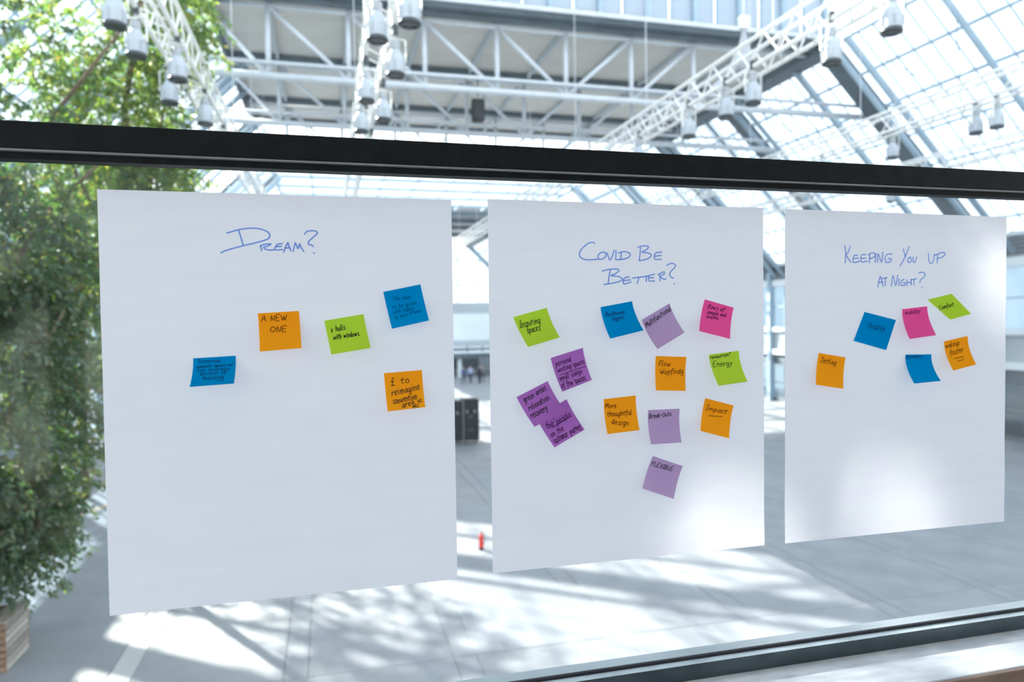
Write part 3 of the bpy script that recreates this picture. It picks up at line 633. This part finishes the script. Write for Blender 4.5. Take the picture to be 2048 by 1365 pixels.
for ni, (cr, cor, colr, ink, lines, unders, label) in enumerate(NOTES):
    fp = [full(cr, c) for c in cor]
    y0 = PY - .0016 - (.0016 if ni == 7 else 0)
    TL, TR = on_y(*fp[0], y0), on_y(*fp[1], y0)
    side = (TR-TL).length
    def lens(L):
        BR, BL = on_y(*fp[2], y0-L), on_y(*fp[3], y0-L)
        return ((BR-TR).length+(BL-TL).length)/2, BR, BL
    L = .0018
    side = .076
    while L < .06 and lens(L)[0] < side: L += .0004
    _, BR, BL = lens(L)
    base = TL.copy()
    ex = 1.7 if L > .006 else 1.2
    def surf(u, v, off=0.0):
        p = (TL*(1-u)+TR*u)*(1-v)+(BL*(1-u)+BR*u)*v
        yy = y0 - L*max(v, 0)**ex - off
        return Vector((p.x, yy, p.z)) - base
    # keep the curl's outline on the sight line by shifting in-plane with the lift
    N_ = 10
    vs = [surf(i/N_, j/N_) for j in range(N_+1) for i in range(N_+1)]
    o = tag(empty('sticky_note', base), label, 'sticky note', 'sticky notes on the flip chart sheets')
    MB().add(vs, [(j*(N_+1)+i, (j+1)*(N_+1)+i, (j+1)*(N_+1)+i+1, j*(N_+1)+i+1) for j in range(N_) for i in range(N_)]).build('note', 'note_'+colr, o, True)
    mb = MB(); SC = .076; st = []
    for (t, a0, b0, a1, b1, h) in lines:
        for pl in text_strokes(t, a0, b0, a1, b1, h):
            st.append([tuple(np.array(inv_bilin(p, cor))*SC) for p in pl])
    for (a0, b0, a1, b1) in unders:
        st.append([tuple(np.array(inv_bilin(p, cor))*SC) for p in ((a0, b0), ((a0+a1)/2, (b0+b1)/2+1), (a1, b1))])
    wd = .0012 if ink in ('ink_navy', 'ink_faint') else .00135
    if cr in 'DH': wd *= 1.05
    strokes_to_mesh(st, wd, lambda a, b: surf(a/SC, b/SC, .0005), mb)
    mb.build('handwriting', ink, o)

# ================================================================ LIGHTING TRUSSES AND LAMPS
ZT = 11.75
def light_truss(x, y0, y1, z, label):
    t = tag(empty('lighting_truss', (x, y0, z)), label, 'lighting truss', 'white lighting trusses hung along the hall')
    h = .22; hz = .29
    for sx in (-1, 1):
        for sz in (-1, 1):
            MB().tube((sx*h, 0, sz*hz), (sx*h, y1-y0, sz*hz), .048, 8).build('chord', 'truss_white', t, True)
    step = .5; n = int((y1-y0)/step); nn = min(n, int((24-y0)/step))
    sides = []
    for sx in (-1, 1):
        sides.append([MB().tube((sx*h, 0, -hz), (sx*h, step, hz), .022, 6).mesh('brace', 'truss_white'), MB().tube((sx*h, 0, hz), (sx*h, step, -hz), .022, 6).mesh('brace', 'truss_white')])
    hor = [MB().tube((-h, 0, sz*hz), (h, step, sz*hz), .018, 6).mesh('brace', 'truss_white') for sz in (-1,)]
    far = MB()
    for k in range(n):
        if k < nn:
            for ms in sides: place('brace', ms[k % 2], t, T((0, k*step, 0)))
            place('brace', hor[0], t, T((0, k*step, 0)))
        else:
            for sx in (-1, 1):
                s_ = 1 if k % 2 else -1
                far.tube((sx*h, k*step, s_*-hz), (sx*h, (k+1)*step, s_*hz), .022, 5)
    if far.v: tag(far.build('lacing', 'truss_white', t), kind='stuff')
    for y in np.arange(1.5, y1-y0, 6.0):
        MB().tube((0, y, hz), (0, y, (22 if y+y0 < 26 else Z_S) - z), .012, 6).build('hanging_rod', 'white_steel', t)
        MB().tube((-h, y, hz), (h, y, hz), .02, 6).build('hanging_bar', 'white_steel', t)
    return t
TR_ = [(-2.85, 'lighting truss hanging in front of the tree foliage'), (1.06, 'lighting truss rising steeply above the DREAM sheet'),
       (9.0, 'bright white lighting truss crossing the edge of the grey ceiling'), (16.3, 'sunlit lighting truss crossing the glass roof above the KEEPING YOU UP sheet'),
       (23.2, 'faint lighting truss low on the glass roof, farthest from the tree')]
for x, lb in TR_: light_truss(x, 4.0, 60.0, (11.6 if x == 9.0 else ZT) if x < 20 else 12.0, lb)

lp = empty('stage_lamp')
MB().lathe([(.075, .16), (.085, .18), (.085, .30), (.06, .33)], 12).build('ballast_neck', 'lamp_neck', lp, True)
hs = MB().lathe([(.145, -.24), (.165, -.235), (.165, -.03), (.15, .05), (.085, .16), (.075, .17)], 10).build('housing', 'lamp_body', lp)
for k in range(5):
    t = 2*math.pi*(k+.5)/5
    MB().cbox(.165*math.cos(t)-.016, .165*math.cos(t)+.016, .165*math.sin(t)-.016, .165*math.sin(t)+.016, -.2, -.05, .004).build('cooling_fin', 'lamp_neck', hs)
MB().lathe([(.155, -.31), (.135, -.315), (.15, -.24), (.168, -.24), (.172, -.30)], 14).build('lens_hood', 'lamp_dark', lp, True)
for sx in (-1, 1): MB().beam((sx*.19, 0, -.05), (sx*.19, 0, .37), .012, .05, upv=(0, 1, 0)).build('yoke_arm', 'truss_white', lp)
MB().beam((-.196, 0, .37), (.196, 0, .37), .05, .012).build('yoke_bar', 'truss_white', lp)
MB().tube((0, 0, .37), (0, 0, .52), .02, 8).build('stem', 'lamp_neck', lp)
MB().cbox(-.05, .05, -.05, .05, .44, .62, .008).build('clamp', 'lamp_dark', lp)
LAMPS = []
for X, Zc, t, ys in ((-3.07, 10.9, 0, (11.5, 12.83, 15.65)), (-2.63, 10.9, 0, (14.03, 17.26, 20.5)), (.85, 10.78, 1, (11.13, 14.6, 17.15)), (1.28, 10.78, 1, (10.34, 12.81, 15.99, 20.5)),
                     (8.78, 10.82, 2, (8.85, 10.35, 12.94, 14.07, 15.9, 19.0)), (16.52, 11.05, 3, (14.05, 13.43, 16.97, 20.2)), (23.42, 11.2, 4, (21.0, 24.0))):
    for y in ys: LAMPS.append((X, (y+1.409)*(Zc-6)/5.2-1.409, t, Zc))
TN = ['the truss before the tree', 'the steep truss', 'the truss at the ceiling edge', 'the sunlit glass roof truss', 'the faintest truss']
cnt = {}
for i in sorted(range(len(LAMPS)), key=lambda j: (LAMPS[j][2], LAMPS[j][1])):
    x, y, t, zc = LAMPS[i]; k = cnt.get(t, 0); cnt[t] = k+1
    o = lp if sum(cnt.values()) == 1 else copy_tree(lp)
    o.location = (x, y, zc); o.rotation_euler.z = random.uniform(-.5, .5)
    tag(o, f'hanging grey stage lamp, {ORD[k]} from the camera on {TN[t]}', 'stage lamp', 'stage lamps under the lighting trusses')

ho = tag(empty('chain_hoist', (9.6, 13.5, 11.85)), 'pale chain hoist tapering up above the bright lighting truss', 'chain hoist')
MB().lathe([(.20, .0), (.24, .12), (.16, .45), (.07, .8), (.05, 1.0)], 10).build('chain_bag', 'lamp_neck', ho)
MB().cbox(-.12, .12, -.1, .1, .95, 1.25, .02).build('motor', 'truss_white', ho)
MB().tube((0, 0, 1.2), (0, 0, 9.5), .012, 6).build('chain', 'white_steel', ho)

sp = tag(empty('loudspeaker', (7.4, 33.2, 15.95)), 'black loudspeaker hanging under the grey ceiling', 'loudspeaker')
MB().cbox(-.3, .3, -.25, .25, 0, 1.05, .03).build('cabinet', 'black_case', sp)
MB().cbox(-.26, .26, -.275, -.252, .06, .99, .008).build('grille', 'lamp_dark', sp)
for sx in (-1, 1): MB().beam((sx*.32, 0, .4), (sx*.32, 0, 1.25), .02, .06, upv=(0, 1, 0)).build('bracket', 'lamp_dark', sp)
MB().tube((0, 0, 1.2), (0, 0, 2.5), .03, 8).build('hanging_pole', 'lamp_dark', sp)

# ================================================================ FLOOR THINGS
ex = tag(empty('fire_extinguisher', (3.80, 16.75, 0)), 'small red fire extinguisher standing alone on the sunlit floor', 'fire extinguisher')
MB().lathe([(.062, 0), (.066, .01), (.066, .05), (.060, .055)], 16).build('base_ring', 'black_rubber', ex, True)
MB().lathe([(.058, .045), (.062, .06), (.062, .34), (.055, .38), (.03, .405), (.022, .41)], 18).build('cylinder', 'red', ex, True)
MB().lathe([(.022, .405), (.024, .44), (.015, .45)], 12).build('valve', 'lamp_dark', ex)
MB().beam((-.02, 0, .455), (.09, 0, .475), .02, .01).build('lever', 'red', ex)
MB().path([Vector((.02, 0, .43)), Vector((.075, 0, .40)), Vector((.085, 0, .25)), Vector((.075, 0, .12))], [.009]*4, 6).build('hose', 'black_rubber', ex)

def flight_case(loc, sx, sy, h, label):
    t = tag(empty('flight_case', loc), label, 'flight case', 'black flight cases on the hall floor')
    MB().cbox(-sx/2, sx/2, -sy/2, sy/2, .13, h*.72, .015).build('body', 'black_case', t)
    MB().cbox(-sx/2, sx/2, -sy/2, sy/2, h*.72+.012, h, .015).build('lid', 'black_case', t)
    for a in (-1, 1):
        for b in (-1, 1):
            MB().box(a*sx/2-.02, a*sx/2+.02, b*sy/2-.02, b*sy/2+.02, .16, h-.02).build('corner_edge', 'case_trim' if a < 0 else 'black_case', t)
            MB().tube((a*(sx/2-.1)-.025, b*(sy/2-.1), .06), (a*(sx/2-.1)+.025, b*(sy/2-.1), .06), .06, 12).build('caster', 'black_rubber', t)
            MB().box(a*(sx/2-.1)-.04, a*(sx/2-.1)+.04, b*(sy/2-.1)-.03, b*(sy/2-.1)+.03, .06, .14).build('caster_fork', 'case_trim', t)
    for z in (.6, 1.25):
        MB().cbox(-.12, .12, -sy/2-.012, -sy/2, z, z+.14, .01).build('handle_dish', 'lamp_dark', t)
    for x in (-sx/4, sx/4): MB().cbox(x-.05, x+.05, -sy/2-.01, -sy/2, h*.72-.06, h*.72+.07, .006).build('latch', 'case_trim', t)
flight_case((6.76, 33.3, 0), .78, .75, 2.2, 'tall black flight case standing in the gap between the first two sheets')
flight_case((5.88, 33.3, 0), .80, .75, 2.13, 'black flight case half hidden behind the DREAM sheet')

# planter crate
px, py = -6.08, 13.12; PWD, PDP, PHT = 1.08, 1.02, .86
cr = tag(empty('planter_crate', (px, py, 0)), 'weathered wooden planter crate at the foot of the tree', 'planter')
for k in range(7):
    z0 = k*PHT/7
    for sx in (-1, 1):
        x = sx*PWD/2; MB().cbox(min(x, x-sx*.035), max(x, x-sx*.035), -PDP/2+.036, PDP/2-.036, z0+.012, z0+PHT/7-.012, .004).build('plank', ('crate_wood', 'crate_pale', 'crate_wood', 'crate_dark')[(k*3+(sx > 0)) % 4], cr)
    for sy in (-1, 1):
        y = sy*PDP/2; MB().cbox(-PWD/2, PWD/2, min(y, y-sy*.035), max(y, y-sy*.035), z0+.012, z0+PHT/7-.012, .004).build('plank', 'crate_brown', cr)
for k in range(5):
    for sx in (-1, 1):
        xa = sx*(PWD/2-.03) ; 
    MB().cbox(PWD/2-.30, PWD/2+.015, -PDP/2+k*PDP/5+.006, -PDP/2+(k+1)*PDP/5-.006, PHT+.002, PHT+.03, .004).build('rim_plank', 'crate_wood', cr)
    MB().cbox(-PWD/2-.015, -PWD/2+.30, -PDP/2+k*PDP/5+.006, -PDP/2+(k+1)*PDP/5-.006, PHT+.002, PHT+.03, .004).build('rim_plank', 'crate_wood', cr)
MB().box(-PWD/2+.05, PWD/2-.05, -PDP/2+.05, PDP/2-.05, .05, PHT-.06).build('soil', 'soil', cr)

# ================================================================ TREES
SDIR = np.array(SUN)
SUN_HOLES = [((.90, 0, 5.51), .135), ((1.33, 0, 5.56), .115), ((1.63, 0, 6.14), .145), ((1.45, -.12, 5.2), .10), ((1.1, -.12, 5.2), .08), ((1.75, -.1, 5.2), .07)]   # leaves removed along sun rays, to throw bright patches on sheets and sill
def leaf_mesh(name, twigs, leaves_per, seed, lsize=(.07, .115), material='leaf', origin=(0, 0, 0)):
    """twigs: array (n,6) start point and direction*length; drooping sprays of leaves"""
    g = np.random.default_rng(seed); n = len(twigs)
    s = twigs[:, :3]; d = twigs[:, 3:]
    t = g.random((n, leaves_per))**.8
    P = s[:, None, :] + d[:, None, :]*t[..., None]; P[..., 2] -= (t**2)*.28*np.linalg.norm(d, axis=1)[:, None]*1.1
    P = P.reshape(-1, 3) + g.normal(0, .025, (n*leaves_per, 3))
    keep = np.ones(len(P), bool)
    for c, r in SUN_HOLES:
        q = P + np.array(origin) - np.array(c); keep &= np.linalg.norm(q - (q@SDIR)[:, None]*SDIR, axis=1) > r
    D = np.repeat(d/np.linalg.norm(d, axis=1)[:, None], leaves_per, 0)*.8 + g.normal(0, .55, (len(P), 3)); D[:, 2] -= .55
    P, D = P[keep], D[keep]
    D /= np.linalg.norm(D, axis=1)[:, None]
    U = g.normal(0, 1, (len(P), 3)); U[:, 2] += .8
    W = np.cross(D, U); W /= np.linalg.norm(W, axis=1)[:, None]; Nn = np.cross(W, D)
    L = g.uniform(*lsize, len(P))[:, None]; wd = L*.23
    v0 = P; v1 = P + D*L*.42 + W*wd + Nn*L*.06; v2 = P + D*L - Nn*L*.08; v3 = P + D*L*.42 - W*wd + Nn*L*.06
    V = np.stack([v0, v1, v2, v3], 1).reshape(-1, 3).astype(np.float32); k = len(P)
    me = bpy.data.meshes.new(name); me.vertices.add(4*k); me.vertices.foreach_set('co', V.ravel())
    I = np.arange(k)[:, None]*4; tri = np.concatenate([I+[0, 1, 2], I+[0, 2, 3]], 1).reshape(-1).astype(np.int32)
    me.loops.add(6*k); me.loops.foreach_set('vertex_index', tri)
    me.polygons.add(2*k); me.polygons.foreach_set('loop_start', np.arange(0, 6*k, 3, dtype=np.int32))
    me.update(calc_edges=True); me.validate(); me.materials.append(M[material]); return me
def twigs_in(c, r, n, seed, shell=.45, ln=(.45, .9)):
    g = np.random.default_rng(seed); q = g.normal(0, 1, (n, 3)); q /= np.linalg.norm(q, axis=1)[:, None]
    rad = shell + (1-shell)*g.random(n)**.7
    p = np.array(c) + q*np.array(r)*rad[:, None]
    d = q*np.array([1, 1, .5]) + g.normal(0, .35, (n, 3)); d[:, 2] -= .15; d /= np.linalg.norm(d, axis=1)[:, None]
    return np.concatenate([p - d*.3, d*g.uniform(*ln, n)[:, None]], 1)
def tree(name, label, base, trunk_pts, limbs, blobs, seed, leaves_per=30, lsize=(.07, .115), material='leaf'):
    t = tag(empty(name, base), label, 'tree', 'trees along the hall')
    B = np.array(base)
    rel = lambda p: Vector(np.array(p)-B)
    tp = [rel(p) for p in trunk_pts]; MB().path(tp, list(np.linspace(.13, .05, len(tp))), 10).build('trunk', 'bark', t, True)
    for a, b, c, r in limbs:
        MB().path([rel(a), rel(b), rel(c)], [r, r*.7, r*.25], 7).build('limb', 'bark', t, True)
    tw = np.concatenate([twigs_in(np.array(c)-B, r, n, seed*31+i, sh) for i, (c, r, n, sh) in enumerate(blobs)])
    tag(place('foliage', leaf_mesh('foliage', tw, leaves_per, seed, lsize, material, base), t), kind='stuff')
    mb = MB()
    for k in tw[::5]:
        p = Vector(k[:3]); d = Vector(k[3:]); mb.tube(p, p+d*.9-Vector((0, 0, .2)), .006, 4, .002)
    tag(mb.build('twigs', 'bark', t), kind='stuff')
    return t
bx, by = px, py
tree('ficus_tree', 'tall leafy green tree growing from the wooden planter crate', (bx, by, PHT-.07),
     [(bx, by, PHT-.07), (bx+.05, by, 3.0), (bx-.05, by+.1, 6), (bx+.1, by, 9), (bx+.2, by, 12.5)],
     [(a, b, c, .055) for a, b, c in [((bx, by, 3.5), (bx+.9, by-.4, 5.0), (bx+1.7, by-.8, 6.3)), ((bx, by, 4.5), (bx-1, by+.4, 6.5), (bx-2, by+.6, 8)),
      ((bx, by, 6), (bx+1.3, by, 8.2), (bx+2.8, by-.2, 9.6)), ((bx, by, 7.5), (bx+1.5, by-.3, 9.8), (bx+3.2, by-.6, 12.0)),
      ((bx, by, 8), (bx-1.2, by-.8, 10), (bx-2.2, by-1.4, 12.5)), ((bx, by, 8.5), (bx+.5, by-1.8, 10), (bx+1.0, by-3.2, 11.8))]],
     [((bx-.1, by-.1, 4.7), (2.1, 1.8, 3.1), 1700, .5), ((bx+.35, by-.2, 2.5), (1.15, 1.0, 1.1), 460, .4), ((bx+.1, by, 7.4), (2.1, 1.9, 1.6), 800, .45),
      ((bx+.5, by-.2, 9.3), (1.7, 1.6, 1.1), 120, .4), ((bx-1.6, by-.3, 10.4), (1.0, 1.4, 1.2), 110, .4), ((bx+.2, by-.3, 11.3), (2.0, 1.6, 1.2), 36, .3),
      ((bx-.3, 12.0, 14.75), (1.9, 1.2, .75), 900, .1)], 3, 34, (.08, .135))  # last blob: dense unseen crown top, added to shade the sheets
cx2, cy2 = -4.15, 17.0
tree('ficus_tree', 'sunlit tree with yellow-green leaves behind the stage lamps', (cx2, cy2, 0),
     [(cx2, cy2, 0), (cx2, cy2, 4), (cx2-.3, cy2, 7.5), (cx2-.3, cy2-.2, 11), (cx2+.2, cy2-.2, 14.2)],
     [((cx2-.3, cy2, 7), (cx2-1.3, cy2-.3, 9.5), (cx2-2.2, cy2-.4, 12), .05), ((cx2-.3, cy2, 8.5), (cx2+.4, cy2-.1, 10.5), (cx2+.9, cy2-.4, 12.6), .05), ((cx2-.2, cy2, 6), (cx2+.1, cy2+.3, 8), (cx2+.5, cy2+.5, 9.8), .045)],
     [((cx2-.55, cy2-.1, 10.7), (1.5, 1.7, 2.0), 420, .3), ((cx2+.55, cy2, 13.4), (1.2, 1.8, 1.9), 330, .3), ((cx2-.9, cy2, 7.6), (1.6, 1.6, 1.6), 330, .4), ((cx2+.45, cy2, 9.6), (.9, 1.2, 1.0), 150, .3), ((cx2-2.0, cy2, 12.6), (1.0, 1.4, 1.2), 70, .3)], 9, 30, (.09, .15), 'leaf_sunlit')
dx, dy = -8.4, 26.5
tree('ficus_tree', 'darker leafy tree farther down the hall, between the first tree and the DREAM sheet', (dx, dy, 0),
     [(dx, dy, 0), (dx, dy, 4), (dx+.2, dy-.1, 8), (dx+.4, dy-.2, 12.0)],
     [((dx, dy, 4.5), (dx+1.2, dy-.5, 6.5), (dx+2.3, dy-.9, 8.2), .06), ((dx+.1, dy, 6.5), (dx-1.1, dy-.1, 8.5), (dx-2.0, dy+.1, 10.5), .05), ((dx+.2, dy-.1, 7.5), (dx+1.2, dy-1, 9.5), (dx+2.0, dy-1.6, 11.2), .05)],
     [((dx, dy-.1, 6.4), (2.4, 2.4, 3.0), 330, .4), ((dx+1.4, dy-.7, 9.9), (2.0, 2.1, 2.2), 240, .3), ((dx-.4, dy, 11.4), (1.8, 2, 1.4), 130, .3)], 5, 22, (.11, .17))

# ================================================================ DISTANT PEOPLE
def person(loc, rot, label, top, legs, lean=0.0, step=.1):
    V = [(0,0,.95),(0,0,1.15),(0,lean,1.38),(0,lean,1.50),(0,lean-.01,1.62),(0,lean-.01,1.74),
         (.10,0,.90),(.11,-step,.5),(.11,-step*.6,.08),(.11,-step*.6-.14,.04),(-.10,0,.90),(-.11,step,.5),(-.11,step*1.4,.08),(-.11,step*1.4-.14,.04),
         (.19,lean,1.40),(.25,lean+.03,1.14),(.24,lean-.12,.92),(.23,lean-.17,.83),(-.19,lean,1.40),(-.25,lean+.02,1.14),(-.25,lean-.08,.90),(-.25,lean-.11,.81)]
    E_ = [(0,1),(1,2),(2,3),(3,4),(4,5),(0,6),(6,7),(7,8),(8,9),(0,10),(10,11),(11,12),(12,13),(2,14),(14,15),(15,16),(16,17),(2,18),(18,19),(19,20),(20,21)]
    Rr = [.15,.15,.16,.06,.10,.09,.10,.07,.05,.045,.10,.07,.05,.045,.07,.05,.04,.04,.07,.05,.04,.04]
    me = bpy.data.meshes.new('person'); me.from_pydata(V, E_, []); me.update()
    o = place('person', me); o.location = loc; o.rotation_euler.z = rot
    mod = o.modifiers.new('skin', 'SKIN'); sv = me.skin_vertices[0].data
    for i, r in enumerate(Rr): sv[i].radius = (r, r*.75 if i in (0, 1, 2) else r)
    sv[0].use_root = True
    o.modifiers.new('sub', 'SUBSURF').levels = 1; o.modifiers['sub'].render_levels = 1
    mt = bpy.data.materials.new('clothes'); mt.use_nodes = True; nt = mt.node_tree; b = nt.nodes['Principled BSDF']; b.inputs['Roughness'].default_value = .8
    tc = nt.nodes.new('ShaderNodeTexCoord'); sx = nt.nodes.new('ShaderNodeSeparateXYZ'); mr = nt.nodes.new('ShaderNodeMath'); mr.operation = 'DIVIDE'; mr.inputs[1].default_value = 2
    rp = nt.nodes.new('ShaderNodeValToRGB'); rp.color_ramp.interpolation = 'CONSTANT'; el = rp.color_ramp.elements
    el[0].position = 0; el[0].color = (.03, .03, .03, 1); el[1].position = .05; el[1].color = (*legs, 1)
    for p, c in ((.47, top), (.74, (.5, .33, .25)), (.83, (.06, .04, .03))): e = el.new(p); e.color = (*c, 1)
    nt.links.new(tc.outputs['Object'], sx.inputs[0]); nt.links.new(sx.outputs['Z'], mr.inputs[0]); nt.links.new(mr.outputs[0], rp.inputs[0]); nt.links.new(rp.outputs[0], b.inputs['Base Color'])
    me.materials.append(mt)
    return tag(o, label, 'person', 'distant people under the far canopy')
person((12.6, 66, 0), .3, 'distant person in dark blue standing under the far canopy', (.08, .12, .25), (.05, .06, .1))
person((13.5, 67, 0), 2.6, 'distant person in pale blue beside the one in dark blue', (.35, .42, .6), (.06, .07, .12), .02, .15)
person((14.2, 66.2, 0), -.8, 'distant person in black clothes under the far canopy', (.03, .035, .05), (.03, .03, .04))
person((14.9, 68, 0), 1.2, 'distant person in grey nearest to the canopy column', (.2, .22, .25), (.07, .06, .06), .0, .12)
